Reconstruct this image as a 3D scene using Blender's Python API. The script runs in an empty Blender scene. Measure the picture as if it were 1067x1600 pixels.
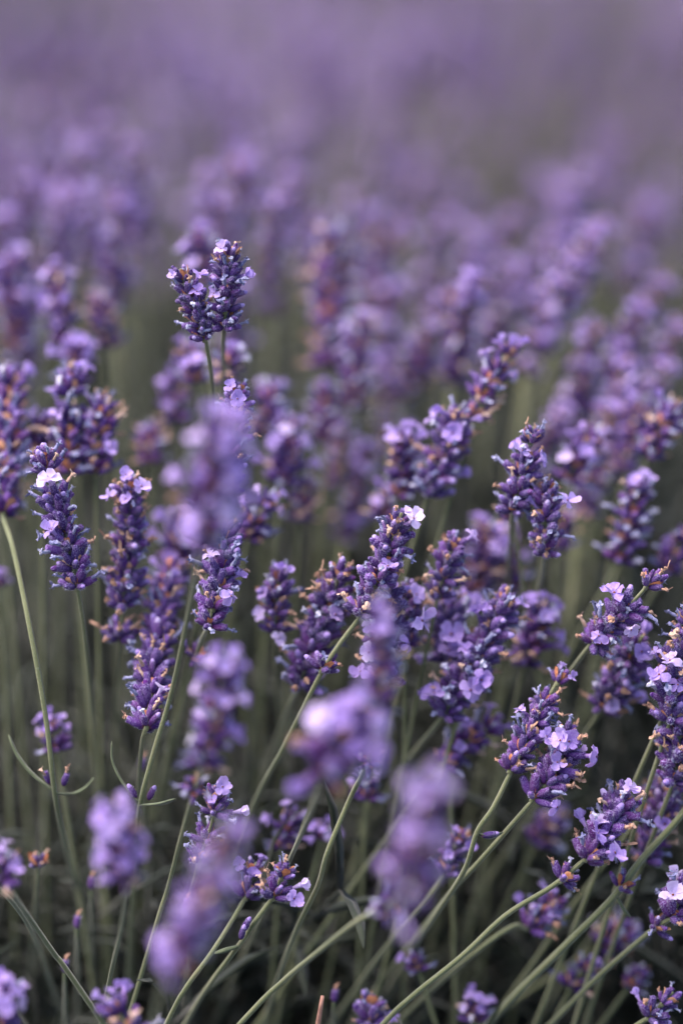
import bpy, math, random
import numpy as np
from mathutils import Vector, Quaternion, Matrix

R = math.radians
random.seed(7)
SC = bpy.context.scene
COL = SC.collection

# ------------------------------------------------------------------ camera, light
LENS, FOC, FSTOP, PITCH = 75.0, 0.80, 1.9, 20.0
CAMZ = 0.93
cam = bpy.data.cameras.new('camera'); camo = bpy.data.objects.new('camera', cam)
COL.objects.link(camo); SC.camera = camo
camo.location = (0, 0, CAMZ); camo.rotation_euler = (R(90 - PITCH), 0, 0)
cam.sensor_fit = 'VERTICAL'; cam.sensor_height = 36; cam.sensor_width = 24
cam.lens = LENS; cam.clip_start = 0.02; cam.clip_end = 600
cam.dof.use_dof = True; cam.dof.focus_distance = FOC; cam.dof.aperture_fstop = FSTOP

W = bpy.data.worlds.new('World'); SC.world = W; W.use_nodes = True
nt = W.node_tree
bg = nt.nodes['Background']
sky = nt.nodes.new('ShaderNodeTexSky'); sky.sky_type = 'NISHITA'; sky.sun_disc = False
SUN_EL, SUN_AZ = 62.0, -85.0          # azimuth from +Y, clockwise positive (to the left here)
sky.sun_elevation = R(SUN_EL); sky.sun_rotation = R(SUN_AZ)
sky.air_density = 1.0; sky.dust_density = 2.5; sky.ozone_density = 1.0
bg.inputs['Strength'].default_value = 0.06
nt.links.new(sky.outputs[0], bg.inputs['Color'])
sun = bpy.data.lights.new('sun', 'SUN'); suno = bpy.data.objects.new('sun', sun); COL.objects.link(suno)
sun.energy = 1.5; sun.angle = R(60); sun.color = (1.0, 0.87, 0.79)
sd = Vector((math.sin(R(SUN_AZ)) * math.cos(R(SUN_EL)), math.cos(R(SUN_AZ)) * math.cos(R(SUN_EL)), math.sin(R(SUN_EL))))
suno.rotation_euler = sd.to_track_quat('Z', 'Y').to_euler(); suno.location = (-2, 2, 4)
SC.view_settings.view_transform = 'Standard'; SC.view_settings.look = 'None'
SC.view_settings.gamma = 1.0; SC.view_settings.use_curve_mapping = False
SC.view_settings.exposure = 2.55

# ------------------------------------------------------------------ camera geometry helpers
CAM = Vector((0, 0, CAMZ))
FWD = Vector((0, math.cos(R(PITCH)), -math.sin(R(PITCH))))
UPV = Vector((0, math.sin(R(PITCH)), math.cos(R(PITCH))))
RGT = Vector((1, 0, 0))
S = 36.0 / 1600 / LENS
BINF = 111.0      # relation between the blur number and the distance
def dep(b): return FOC / (1 - b / BINF)
def P(x, y, b=0):
    d = dep(b)
    return CAM + FWD * d + RGT * ((x - 533.5) * S * d) + UPV * ((800 - y) * S * d)
def px(p):
    q = p - CAM; d = q.dot(FWD)
    return 533.5 + q.dot(RGT) / (S * d), 800 - q.dot(UPV) / (S * d), d

# ------------------------------------------------------------------ materials
def newmat(name):
    m = bpy.data.materials.new(name); m.use_nodes = True
    n = m.node_tree.nodes; l = m.node_tree.links
    return m, n, l, n['Principled BSDF'], n['Material Output']
def noise(n, l, scale, detail=3, coord=None, dist=0.0):
    t = n.new('ShaderNodeTexNoise'); t.inputs['Scale'].default_value = scale
    t.inputs['Detail'].default_value = detail; t.inputs['Distortion'].default_value = dist
    if coord is None:
        g = n.new('ShaderNodeTexCoord'); coord = g.outputs['Object']
    l.new(coord, t.inputs['Vector']); return t.outputs['Fac']
def ramp(n, l, fac, stops):
    r = n.new('ShaderNodeValToRGB'); l.new(fac, r.inputs[0]); e = r.color_ramp.elements
    e[0].position, e[0].color = stops[0][0], (*stops[0][1], 1)
    e[1].position, e[1].color = stops[-1][0], (*stops[-1][1], 1)
    for p, c in stops[1:-1]:
        k = e.new(p); k.color = (*c, 1)
    return r.outputs[0]
def g3(v): return (v, v, v)
def mixc(n, l, f, a, b, mode='MIX'):
    m = n.new('ShaderNodeMix'); m.data_type = 'RGBA'; m.blend_type = mode
    for s, v in ((m.inputs[0], f), (m.inputs[6], a), (m.inputs[7], b)):
        if isinstance(v, bpy.types.NodeSocket): l.new(v, s)
        elif isinstance(v, tuple): s.default_value = (*v, 1)
        else: s.default_value = v
    return m.outputs[2]
def math_(n, l, op, a, b=0.0, clamp=False):
    m = n.new('ShaderNodeMath'); m.operation = op; m.use_clamp = clamp
    for s, v in ((m.inputs[0], a), (m.inputs[1], b)):
        if isinstance(v, bpy.types.NodeSocket): l.new(v, s)
        else: s.default_value = v
    return m.outputs[0]
def vattr(n, l):
    a = n.new('ShaderNodeAttribute'); a.attribute_name = 'v'
    s = n.new('ShaderNodeSeparateColor'); l.new(a.outputs['Color'], s.inputs[0])
    return s.outputs[0], s.outputs[1], s.outputs[2]
def rnd(n, l, g):
    o = n.new('ShaderNodeObjectInfo')
    return math_(n, l, 'FRACT', math_(n, l, 'ADD', o.outputs['Random'], g))
def bump(n, l, b, h, s, d=0.0002):
    bm = n.new('ShaderNodeBump'); bm.inputs['Strength'].default_value = s; bm.inputs['Distance'].default_value = d
    l.new(h, bm.inputs['Height']); l.new(bm.outputs[0], b.inputs['Normal'])
def translucent(m, n, l, b, out, col, fac):
    t = n.new('ShaderNodeBsdfTranslucent'); l.new(col, t.inputs['Color'])
    x = n.new('ShaderNodeMixShader'); x.inputs[0].default_value = fac
    l.new(b.outputs[0], x.inputs[1]); l.new(t.outputs[0], x.inputs[2]); l.new(x.outputs[0], out.inputs['Surface'])

def mat_calyx():
    m, n, l, b, o = newmat('calyx')
    al, rg, rib = vattr(n, l); rr = rnd(n, l, rg)
    base = ramp(n, l, rr, [(0, (.030, .008, .085)), (.3, (.062, .010, .145)), (.55, (.098, .014, .140)), (.75, (.034, .011, .100)), (1, (.13, .040, .25))])
    n1 = noise(n, l, 2600, 3)
    f = math_(n, l, 'MULTIPLY', math_(n, l, 'POWER', al, 1.6), ramp(n, l, n1, [(.46, g3(0)), (.60, g3(1))]))
    c = mixc(n, l, math_(n, l, 'MULTIPLY', f, .55), base, (.40, .34, .62))
    c = mixc(n, l, math_(n, l, 'MULTIPLY', rib, .10), c, (.34, .22, .50))
    low = ramp(n, l, al, [(0, g3(.75)), (.22, g3(0))])
    c = mixc(n, l, low, c, (.24, .10, .08))
    l.new(c, b.inputs['Base Color']); b.inputs['Roughness'].default_value = .75
    b.inputs['Specular IOR Level'].default_value = .12
    b.inputs['Sheen Weight'].default_value = .05; b.inputs['Sheen Roughness'].default_value = .5
    b.inputs['Sheen Tint'].default_value = (.75, .72, 1, 1)
    bump(n, l, b, n1, 1.0, .0006); return m
def mat_petal():
    m, n, l, b, o = newmat('corolla')
    al, rg, vein = vattr(n, l); rr = rnd(n, l, rg)
    base = ramp(n, l, rr, [(0, (.51, .375, .76)), (.35, (.40, .265, .68)), (.6, (.325, .20, .61)), (.8, (.49, .355, .74)), (1, (.68, .56, .84))])
    c = mixc(n, l, ramp(n, l, al, [(0, g3(.5)), (.45, g3(0)), (1, g3(0))]), base, (.48, .18, .50))
    c = mixc(n, l, math_(n, l, 'MULTIPLY', vein, .3), c, (.33, .16, .55))
    n1 = noise(n, l, 1500, 2)
    c = mixc(n, l, ramp(n, l, n1, [(.4, g3(0)), (.8, g3(.35))]), c, (.74, .66, .90))
    l.new(c, b.inputs['Base Color']); b.inputs['Roughness'].default_value = .6
    b.inputs['Sheen Weight'].default_value = .25
    b.inputs['Specular IOR Level'].default_value = .3
    bump(n, l, b, n1, .4, .0003); translucent(m, n, l, b, o, c, .35); return m
def mat_simple(name, stops, scale, rough=.8, sheen=.1, tr=0, bmp=.5, dist=.0003):
    m, n, l, b, o = newmat(name)
    al, rg, k = vattr(n, l); n1 = noise(n, l, scale, 4)
    f = math_(n, l, 'ADD', math_(n, l, 'MULTIPLY', n1, .65), math_(n, l, 'MULTIPLY', rg, .35))
    c = ramp(n, l, f, stops)
    l.new(c, b.inputs['Base Color']); b.inputs['Roughness'].default_value = rough
    b.inputs['Sheen Weight'].default_value = sheen; b.inputs['Specular IOR Level'].default_value = .3
    bump(n, l, b, n1, bmp, dist)
    if tr: translucent(m, n, l, b, o, c, tr)
    return m
def mat_stem():
    m, n, l, b, o = newmat('stem_green')
    al, rg, k = vattr(n, l)
    n1 = noise(n, l, 2200, 3); n2 = noise(n, l, 60, 2)
    c = ramp(n, l, n2, [(.3, (.115, .128, .050)), (.55, (.155, .165, .075)), (.75, (.20, .195, .10))])
    c = mixc(n, l, ramp(n, l, n1, [(.55, g3(0)), (.72, g3(.6))]), c, (.32, .34, .25))
    c = mixc(n, l, math_(n, l, 'MULTIPLY', k, .5), c, (.055, .075, .035))
    l.new(c, b.inputs['Base Color']); b.inputs['Roughness'].default_value = .7
    b.inputs['Sheen Weight'].default_value = .3; b.inputs['Specular IOR Level'].default_value = .3
    bump(n, l, b, n1, .8, .0003); return m
M = {
    'calyx': mat_calyx(), 'petal': mat_petal(), 'stem': mat_stem(),
    'bloom': mat_simple('lavender_bloom', [(.28, (.32, .18, .52)), (.5, (.48, .31, .69)), (.72, (.70, .56, .86))], 500, .7, .2, .25),
    'wither': mat_simple('withered_corolla', [(.25, (.07, .07, .20)), (.45, (.24, .24, .42)), (.7, (.56, .54, .66))], 2300, .85, .3),
    'dry': mat_simple('dried_corolla', [(.25, (.30, .15, .10)), (.5, (.52, .33, .24)), (.75, (.68, .52, .44))], 1800, .8, .2, .15),
    'bract': mat_simple('papery_bract', [(.25, (.32, .10, .055)), (.5, (.60, .24, .11)), (.75, (.66, .42, .28))], 900, .7, .1, .2),
    'throat': mat_simple('floret_throat', [(.3, (.10, .015, .03)), (.7, (.22, .06, .03))], 900, .7, 0),
    'fuzz': mat_simple('calyx_down', [(.3, (.34, .32, .55)), (.7, (.62, .60, .78))], 900, .8, .4, .4),
    'leaf': mat_simple('grey_green_leaf', [(.25, (.060, .078, .040)), (.5, (.10, .125, .066)), (.8, (.15, .175, .105))], 300, .75, .3, .15),
    'foliage': mat_simple('shade_painted_leaf', [(.25, (.009, .013, .007)), (.5, (.015, .022, .012)), (.8, (.030, .040, .024))], 120, .8, .15, .1),  # leaf colour darkened: shade at the bed's foot is painted in
    'stemhair': mat_simple('stem_down', [(.3, (.22, .24, .13)), (.7, (.34, .34, .22))], 900, .8, .3, .4),
    'twig': mat_simple('dry_twig', [(.25, (.25, .11, .08)), (.7, (.45, .24, .18))], 800, .8, .1),
}

# ------------------------------------------------------------------ mesh building
class MB:
    def __init__(s): s.v = []; s.f = []; s.m = []; s.c = []; s.mats = []
    def mi(s, k):
        if k not in s.mats: s.mats.append(k)
        return s.mats.index(k)
    def add(s, vs, fs, mk, cols):
        o = len(s.v); i = s.mi(mk)
        s.v += [tuple(p) for p in vs]; s.c += cols
        s.f += [tuple(a + o for a in f) for f in fs]; s.m += [i] * len(fs)
    def merge(s, o, M4, g=None):
        b = len(s.v)
        s.v += [tuple(M4 @ Vector(p)) for p in o.v]
        s.c += [(c[0], g if g is not None else c[1], c[2]) for c in o.c]
        s.f += [tuple(a + b for a in f) for f in o.f]
        mp = [s.mi(k) for k in o.mats]; s.m += [mp[i] for i in o.m]
    def mesh(s, name):
        me = bpy.data.meshes.new(name); me.from_pydata(s.v, [], s.f)
        for k in s.mats: me.materials.append(M[k])
        me.polygons.foreach_set('material_index', s.m)
        me.polygons.foreach_set('use_smooth', [True] * len(s.f))
        a = me.attributes.new('v', 'FLOAT_COLOR', 'POINT')
        a.data.foreach_set('color', np.array([(c[0], c[1], c[2], 1) for c in s.c], dtype=np.float32).ravel())
        me.update(); return me
def frame(t):
    t = t.normalized(); a = Vector((0, 0, 1)) if abs(t.z) < .9 else Vector((1, 0, 0))
    u = t.cross(a).normalized(); return u, t.cross(u)
def tube(mb, pts, rad, mk, seg=6, ridge=0.0, g=.5, cap=True):
    n = len(pts); vs = []; cs = []; u = None
    for i, p in enumerate(pts):
        t = (pts[min(i + 1, n - 1)] - pts[max(i - 1, 0)]).normalized()
        if u is None: u, w = frame(t)
        else:
            u = (u - t * u.dot(t)).normalized(); w = t.cross(u)
        r = rad(i / (n - 1)) if callable(rad) else rad
        for k in range(seg):
            a = 2 * math.pi * k / seg
            q = 1 + (ridge if k % 2 else -ridge)
            vs.append(p + (u * math.cos(a) + w * math.sin(a)) * r * q)
            cs.append((i / (n - 1), g, 0 if k % 2 else (1 if ridge else 0)))
    fs = [(i * seg + k, i * seg + (k + 1) % seg, (i + 1) * seg + (k + 1) % seg, (i + 1) * seg + k) for i in range(n - 1) for k in range(seg)]
    if cap: fs += [tuple(range(seg))[::-1], tuple((n - 1) * seg + k for k in range(seg))]
    mb.add(vs, fs, mk, cs)
MM = 0.001
def lathe(mb, prof, seg, mk, rnd_=None, jit=0, rib=0, teeth=0, bend=(0, 0), g=.5, al=None):
    rd = rnd_ or random; vs = []; cs = []; n = len(prof)
    for i, (z, r) in enumerate(prof):
        for k in range(seg):
            a = 2 * math.pi * k / seg
            q = r * (1 + (rib if k % 2 else -rib)) * (1 + rd.uniform(-jit, jit))
            zz = z + (teeth * (1 if k % 2 else -1) if i == n - 1 else 0)
            vs.append(((q * math.cos(a) + bend[0] * z * z) * MM, (q * math.sin(a) + bend[1] * z * z) * MM, zz * MM))
            cs.append((al[i] if al else i / (n - 1), g, (k % 2) if rib else 0))
    fs = [(i * seg + k, i * seg + (k + 1) % seg, (i + 1) * seg + (k + 1) % seg, (i + 1) * seg + k) for i in range(n - 1) for k in range(seg)]
    fs.append(tuple(range(seg))[::-1]); fs.append(tuple((n - 1) * seg + k for k in range(seg)))
    mb.add(vs, fs, mk, cs)
def petal(mb, base, d, up, L, Wd, g, cup=.25, mk='petal'):
    d = d.normalized(); s = d.cross(up).normalized(); vs = []; cs = []
    for i, (t, w) in enumerate([(0, .35), (.3, .75), (.65, 1.0), (.88, .8), (1.0, .3)]):
        lift = up * (cup * L * t * t * random.uniform(.6, 1.3))
        for k in (-1, 0, 1):
            vs.append(base + d * (L * t) + s * (k * Wd * w * .5) + lift + up * (abs(k) * .12 * Wd) + Vector([random.uniform(-.3, .3) * MM * (t if mk == 'petal' else .5) for _ in range(3)]))
            cs.append((.5 + .5 * t, g, 1 if (k == 0 and t < .8) else 0))
    fs = [(i * 3 + k, i * 3 + k + 1, i * 3 + k + 4, i * 3 + k + 3) for i in range(4) for k in range(2)]
    mb.add(vs, fs, mk, cs)
def floret_mb(kind=0, g=.5):
    """lipped five-lobed floret on a short tube, axis +Z, tube root at origin"""
    mb = MB()
    L = random.uniform(4.0, 5.2)
    bx, by = random.uniform(-.03, .03), random.uniform(-.03, .03)
    lathe(mb, [(0, .45), (L * .5, .6), (L * .85, .9), (L, 1.15)], 8, 'petal', bend=(bx, by), g=g, al=[0, .2, .45, .5])
    c = Vector((bx * L * L * MM, by * L * L * MM, L * MM))
    up = Vector((bx * 2 * L, by * 2 * L, 1)).normalized()
    lathe_c = MB(); lathe(lathe_c, [(0, .55), (.35, .15)], 6, 'throat'); mb.merge(lathe_c, Matrix.Translation(c - up * .12 * MM))
    angs = [58, 122, 196, 270, 344]
    for i, a in enumerate(angs):
        a = R(a + random.uniform(-8, 8)); big = 1.25 if i < 2 else 1.0
        d = Vector((math.cos(a), math.sin(a), 0))
        lean = ((.7 if i < 2 else .15) if kind == 0 else (1.9 if kind == 1 else -.4)) + random.uniform(-.3, .45)
        d2 = (d + up * lean).normalized(); upn = (up - d * lean * .8).normalized()
        petal(mb, c + d * .75 * MM - up * .05 * MM, d2, upn, random.uniform(2.3, 3.1) * big * MM, random.uniform(2.7, 3.5) * big * MM, g, cup=random.uniform(-.5, .5))
    return mb
def crumple(mb, z0, mk, size=1.0, g=.5):
    """shrivelled corolla sticking out of the calyx"""
    bend = (random.uniform(-.04, .04), random.uniform(-.04, .04))
    h = random.uniform(1.6, 3.2) * size
    lathe(mb, [(z0 - .8, .5), (z0 + h * .35, .62), (z0 + h * .7, .45), (z0 + h, .85 * size)], 6, mk, jit=.35, bend=bend, g=g)
    c = Vector((bend[0] * (z0 + h) ** 2, bend[1] * (z0 + h) ** 2, z0 + h)) * MM
    for k in range(random.randint(3, 5)):
        a = random.uniform(0, 6.28); d = Vector((math.cos(a), math.sin(a), random.uniform(-.6, .9)))
        petal(mb, c, d, Vector((0, 0, 1)), random.uniform(.9, 1.7) * size * MM, random.uniform(.7, 1.2) * size * MM, g, cup=random.uniform(-1, 1), mk=mk)
def calyx_mb(kind, lod=0, g=.5):
    mb = MB(); seg = (10, 6)[lod]
    fat = random.uniform(.92, 1.12)
    prof = [(0, .38), (.8, .85), (2.0, 1.2), (3.4, 1.28), (4.7, 1.05), (5.5, 1.02)]
    if lod: prof = [(0, .4), (1.6, 1.15), (3.6, 1.28), (5.4, 1.0)]
    prof = [(z, r * fat) for z, r in prof]
    lathe(mb, prof, seg, 'calyx', rib=.09 if not lod else 0, teeth=.28 if not lod else 0, jit=.04, g=g)
    if kind == 'bud':
        lathe(mb, [(4.6, .8), (5.6, .95), (6.4, .85), (7.0, .45)], 6, 'petal' if random.random() < .45 else 'calyx', jit=.1, g=random.random(), al=[.3, .6, .8, 1])
    elif kind == 'wither': crumple(mb, 5.3, 'wither', 1.0, random.random())
    elif kind == 'dry': crumple(mb, 5.2, 'dry', .95, random.random())
    elif kind == 'closed':
        lathe(mb, [(5.0, .95), (5.7, .8), (6.1, .3)], seg, 'calyx', jit=.1, g=g, al=[.8, 1, 1])
    if not lod:
        vs = []; fs = []; cs = []
        for _ in range(110):
            z = random.uniform(1.2, 5.8) ** 1; a = random.uniform(0, 6.28); r = 1.12 * fat
            d = Vector((math.cos(a), math.sin(a), random.uniform(0, .9))).normalized()
            s = d.cross(Vector((0, 0, 1))).normalized()
            p = Vector((math.cos(a) * r, math.sin(a) * r, z)); h = random.uniform(.3, .85)
            o = len(vs); vs += [(p - s * .045) * MM, (p + s * .045) * MM, (p + d * h) * MM]
            fs.append((o, o + 1, o + 2)); cs += [(1, random.random(), 0)] * 3
        mb.add(vs, fs, 'fuzz', cs)
    return mb
def bracts_mb(nb=4, lod=0):
    mb = MB(); tube(mb, [Vector((0, 0, -2.0 * MM)), Vector((0, 0, 1.5 * MM))], 1.0 * MM, 'stem', 6)
    for k in range(nb):
        a = 6.283 * k / nb + random.uniform(-.3, .3); d = Vector((math.cos(a), math.sin(a), random.uniform(.5, .9))).normalized()
        upn = Vector((-math.cos(a) * .8, -math.sin(a) * .8, 1)).normalized()
        petal(mb, Vector((math.cos(a), math.sin(a), 0)) * .7 * MM, d, upn, random.uniform(4.2, 6.0) * MM, random.uniform(2.8, 4.2) * MM, random.random(), cup=.3, mk='bract')
    return mb
KINDS = ['bud', 'wither', 'dry', 'closed']
CAL = {k: [calyx_mb(k, 0).mesh('calyx') for _ in range(5)] for k in KINDS}
CALMB = {k: [calyx_mb(k, 1) for _ in range(4)] for k in KINDS}
FLO = [floret_mb(k).mesh('floret') for k in (0, 0, 1, 2, 0, 1, 2, 1, 0, 1)]
FLOMB = [floret_mb(k) for k in (0, 0, 2, 1)]
BRA = [bracts_mb().mesh('bracts') for _ in range(5)]
BRAMB = [bracts_mb() for _ in range(3)]

def pick(rd, dry):
    x = rd.random() * .93
    if x < dry: return 'dry'
    x = (x - dry) / (1 - dry)
    return 'wither' if x < .36 else ('bud' if x < .68 else 'closed')
def arrange(rd, n, top, fat=1.0):
    """calyx placements of a whorl: (loc, quaternion, scale)"""
    out = []
    ph = rd.uniform(0, 6.28)
    for k in range(n):
        a = ph + 6.283 * k / n + rd.uniform(-.22, .22)
        lay = k % 2
        if top: tilt = R(rd.uniform(8, 40)) if lay else R(rd.uniform(35, 60))
        else: tilt = R(rd.uniform(30, 48)) if lay else R(rd.uniform(52, 80))
        ax = Vector((-math.sin(a), math.cos(a), 0))
        q = Quaternion(ax, tilt) @ Quaternion((0, 0, 1), rd.uniform(0, 6.28))
        loc = Vector((math.cos(a), math.sin(a), 0)) * (.9 * MM) + Vector((0, 0, (1.0 if lay else -.5) * MM))
        out.append((loc, q, rd.uniform(.76, 1.18) * fat))
    return out
def whorl_mb(rd, top=False, nf=1, dry=.2, fat=1.0):
    mb = MB(); mb.merge(rd.choice(BRAMB), Matrix.Rotation(rd.uniform(0, 6.28), 4, 'Z'))
    pl = arrange(rd, rd.randint(9, 11), top, fat); fi = set(rd.sample(range(len(pl)), min(nf, len(pl))))
    for i, (loc, q, s) in enumerate(pl):
        Mx = Matrix.LocRotScale(loc, q, (s, s, s)); g = rd.random()
        mb.merge(rd.choice(CALMB['closed' if i in fi else pick(rd, dry)]), Mx, g)
        if i in fi: mb.merge(rd.choice(FLOMB), Mx @ Matrix.Translation((0, 0, 4.6 * MM)) @ Matrix.Scale(.78, 4), g)
    return mb
rdw = random.Random(3)
WHORL = [[whorl_mb(rdw, False, nf, dr).mesh('whorl') for dr in (.1, .3, .2)] for nf in (0, 1, 2, 4, 8)]
WHORLT = [[whorl_mb(rdw, True, nf, dr).mesh('whorl') for dr in (.1, .2)] for nf in (0, 1, 3, 5, 8)]
def head_mb(rd, L=50, nf=1.2, gap=True, crown=4):
    mb = MB(); z = 0; nw = 0
    while z < L - 4:
        f = z / L; top = z > L - 12
        k = min(8, max(0, int(rd.gauss(nf * (.5 + 1.4 * f), 1.2)) + (crown if top else 0)))
        w = whorl_mb(rd, top, k, rd.choice((.08, .2, .35)), .8 + .3 * math.sin(math.pi * min(1, f + .25)))
        mb.merge(w, Matrix.LocRotScale(Vector((rd.uniform(-.6, .6), rd.uniform(-.6, .6), z)) * MM, Quaternion((0, 0, 1), rd.uniform(0, 6)), (1, 1, 1)))
        z += rd.uniform(5.5, 7.5) + (rd.uniform(4, 9) if (gap and nw == 0 and rd.random() < .5) else 0); nw += 1
    tube(mb, [Vector((0, 0, 0)), Vector((0, 0, (L - 5) * MM))], .9 * MM, 'stem', 5)
    return mb
HEADS = [head_mb(rdw, L, nf).mesh('flower_head') for L, nf in ((48, .8), (55, 1.9), (42, 2.6), (60, 1.3), (50, 2.2), (36, 1.5))]
HEADL = [48, 55, 42, 60, 50, 36]
for L_, nf_ in ((50, .5), (60, .9), (56, .7)): HEADS.append(head_mb(rdw, L_, nf_, True, 7).mesh('flower_head')); HEADL.append(L_)

# ------------------------------------------------------------------ stalks
def obj(name, me, parent=None, loc=(0, 0, 0), q=None, s=1.0):
    o = bpy.data.objects.new(name, me); COL.objects.link(o)
    o.location = loc
    if q is not None: o.rotation_mode = 'QUATERNION'; o.rotation_quaternion = q
    if s != 1.0: o.scale = (s, s, s)
    if parent: o.parent = parent
    return o
def thing(name, label, cat, loc, group=None):
    o = bpy.data.objects.new(name, None); COL.objects.link(o); o.location = loc
    o.empty_display_size = .02
    o['label'] = label; o['category'] = cat
    if group: o['group'] = group
    return o
def crom(pts, n=8):
    out = []; p = [pts[0] * 2 - pts[1]] + pts + [pts[-1] * 2 - pts[-2]]
    for i in range(1, len(p) - 2):
        a, b, c, d = p[i - 1:i + 3]
        for k in range(n):
            t = k / n; out.append(.5 * ((2 * b) + (c - a) * t + (2 * a - 5 * b + 4 * c - d) * t * t + (3 * b - a - 3 * c + d) * t ** 3))
    out.append(pts[-1]); return out
GZ = 0.03
def stem_down(mb, pts, r, rd, n=900):
    """short pale hairs along the upper stem"""
    pts = pts[-22:]; vs = []; fs = []; cs = []
    for _ in range(n):
        i = rd.randrange(len(pts) - 1); t = (pts[i + 1] - pts[i]).normalized(); u, w = frame(t); a = rd.uniform(0, 6.28)
        d = (u * math.cos(a) + w * math.sin(a)); p = pts[i].lerp(pts[i + 1], rd.random()) + d * r * .95; s = t.cross(d)
        h = rd.uniform(.2, .5) * MM; o = len(vs); vs += [p - s * .05 * MM, p + s * .05 * MM, p + (d + t * rd.uniform(-.3, .5)).normalized() * h]
        fs.append((o, o + 1, o + 2)); cs += [(1, .8, 0)] * 3
    mb.add(vs, fs, 'stemhair', cs)
def to_ground(last, d):
    """continue a stem from its last seen point down into the bush"""
    d = d.normalized()
    if d.z > -.35: d = Vector((d.x, d.y, -.35)).normalized()
    out = []; p = last.copy(); k = 0
    while p.z > GZ and k < 40:
        d = (d + Vector((0, 0, -.05))).normalized(); p = p + d * .05; out.append(p.copy()); k += 1
    return out[1::2] if len(out) > 2 else [last + Vector((0, .01, -.05))]
STALK_CAT = 'lavender'
def stalk(label, tip, base, bt=0.0, bb=None, mid=None, stem=(), fl=(), nf=0, dry=.2, low=(), gaps=(), fat=1.0, sr=.86, group=None, leaves=(), seed=None, space=6.4, buds=()):
    rd = random.Random(seed if seed is not None else hash((tip, base)) & 0xffff)
    if bb is None: bb = bt
    up = [P(*base, bb)] + ([P(mid[0], mid[1], (bt + bb) / 2)] if mid else []) + [P(*tip, bt)]
    dn = [P(*s) for s in stem]
    if not dn:
        d0 = (up[0] - up[1]).normalized(); d0 = (d0 * (1.2 if base[0] > 600 else .5) + Vector((rd.uniform(-.1, .1) - (.5 if base[0] > 930 and base[1] > 850 else 0), .4 if base[0] > 930 and base[1] > 850 else 0.03, -.8))).normalized()
        dn = [up[0] + d0 * .06]
    dlast = dn[-1] - (dn[-2] if len(dn) > 1 else up[0])
    ctrl = list(reversed(to_ground(dn[-1], dlast))) + list(reversed(dn)) + up
    root = thing('lavender_stalk', label, STALK_CAT, ctrl[0], group); O = ctrl[0]
    lo = crom(ctrl[:-(len(up) - 1)], 7); hi = crom(ctrl, 7)[len(lo):]
    path = lo + hi; i0 = len(lo) - 1
    mb = MB(); n = len(path); fr = i0 / (n - 1)
    tube(mb, [p - O for p in path[:-1]], lambda t: (sr * (1.25 - .3 * t) if t < fr else sr * .75) * MM, 'stem', 8, ridge=.15, g=rd.random())
    if abs(bb) < 6.5: stem_down(mb, [p - O for p in path[:i0 + 1]], sr * MM, rd)
    obj('stem', mb.mesh('stem'), root)
    # head: positions along the arc from base to tip
    hp = path[i0:]; acc = [0]
    for a, b in zip(hp, hp[1:]): acc.append(acc[-1] + (b - a).length)
    L = acc[-1]
    def at(s):
        for i in range(len(acc) - 1):
            if s <= acc[i + 1] or i == len(acc) - 2:
                f = (s - acc[i]) / max(1e-9, acc[i + 1] - acc[i]); return hp[i].lerp(hp[i + 1], f), (hp[i + 1] - hp[i]).normalized()
    det = abs((bt + bb) / 2) < 6.5
    spots = []; s = 1.5 * MM; topoff = 7.5 * MM * fat
    while s < L - topoff - 2.5 * MM:
        f = s / L
        if not any(a <= f <= b for a, b in gaps): spots.append((*at(s), False, f))
        s += rd.uniform(.88, 1.12) * space * MM * (1.08 - .25 * f)
    spots.append((*at(max(0, L - topoff)), True, 1.0))
    for (lx, ly) in low:
        best = min(range(1, len(path) - 1), key=lambda i: (px(path[i])[0] - lx) ** 2 + (px(path[i])[1] - ly) ** 2)
        spots.append((path[best], (path[best + 1] - path[best - 1]).normalized(), False, -1))
    cand = []; made = []
    for (p, t, top, f) in spots:
        q = t.to_track_quat('Z', 'Y') @ Quaternion((0, 0, 1), rd.uniform(0, 6.28))
        j = Vector((rd.uniform(-.5, .5), rd.uniform(-.5, .5), 0)) * MM
        wf = fat * ((.82 + .28 * math.sin(math.pi * min(1, max(0, f) * .75 + .25))) if f >= 0 else .85)
        if det:
            w = obj('whorl', rd.choice(BRA), root, p - O + q @ j, q)
            for (loc, qq, sc) in arrange(rd, (rd.randint(10, 12) if not top else 9) if f >= 0 else 7, top, wf):
                R_ = q @ qq; ax = R_ @ Vector((0, 0, 1)); pos = p + q @ (j + loc)
                made.append([w, loc, qq, sc, pos, ax, None])
        else:
            k = 0
            e = nf * (.4 + 1.2 * max(0, f)) / max(1, len(spots)) * 1.0
            k = min(4, int(e * (1.8 if bt < -8 else 1) + rd.random()))
            for (fx, fy) in fl:
                X, Y, _ = px(p)
                if (X - fx) ** 2 + (Y - fy) ** 2 < 35 ** 2: k = min(4, k + 1)
            w = obj('whorl', rd.choice((WHORLT if top else WHORL)[k]), root, p - O + q @ j, q, wf)
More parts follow.
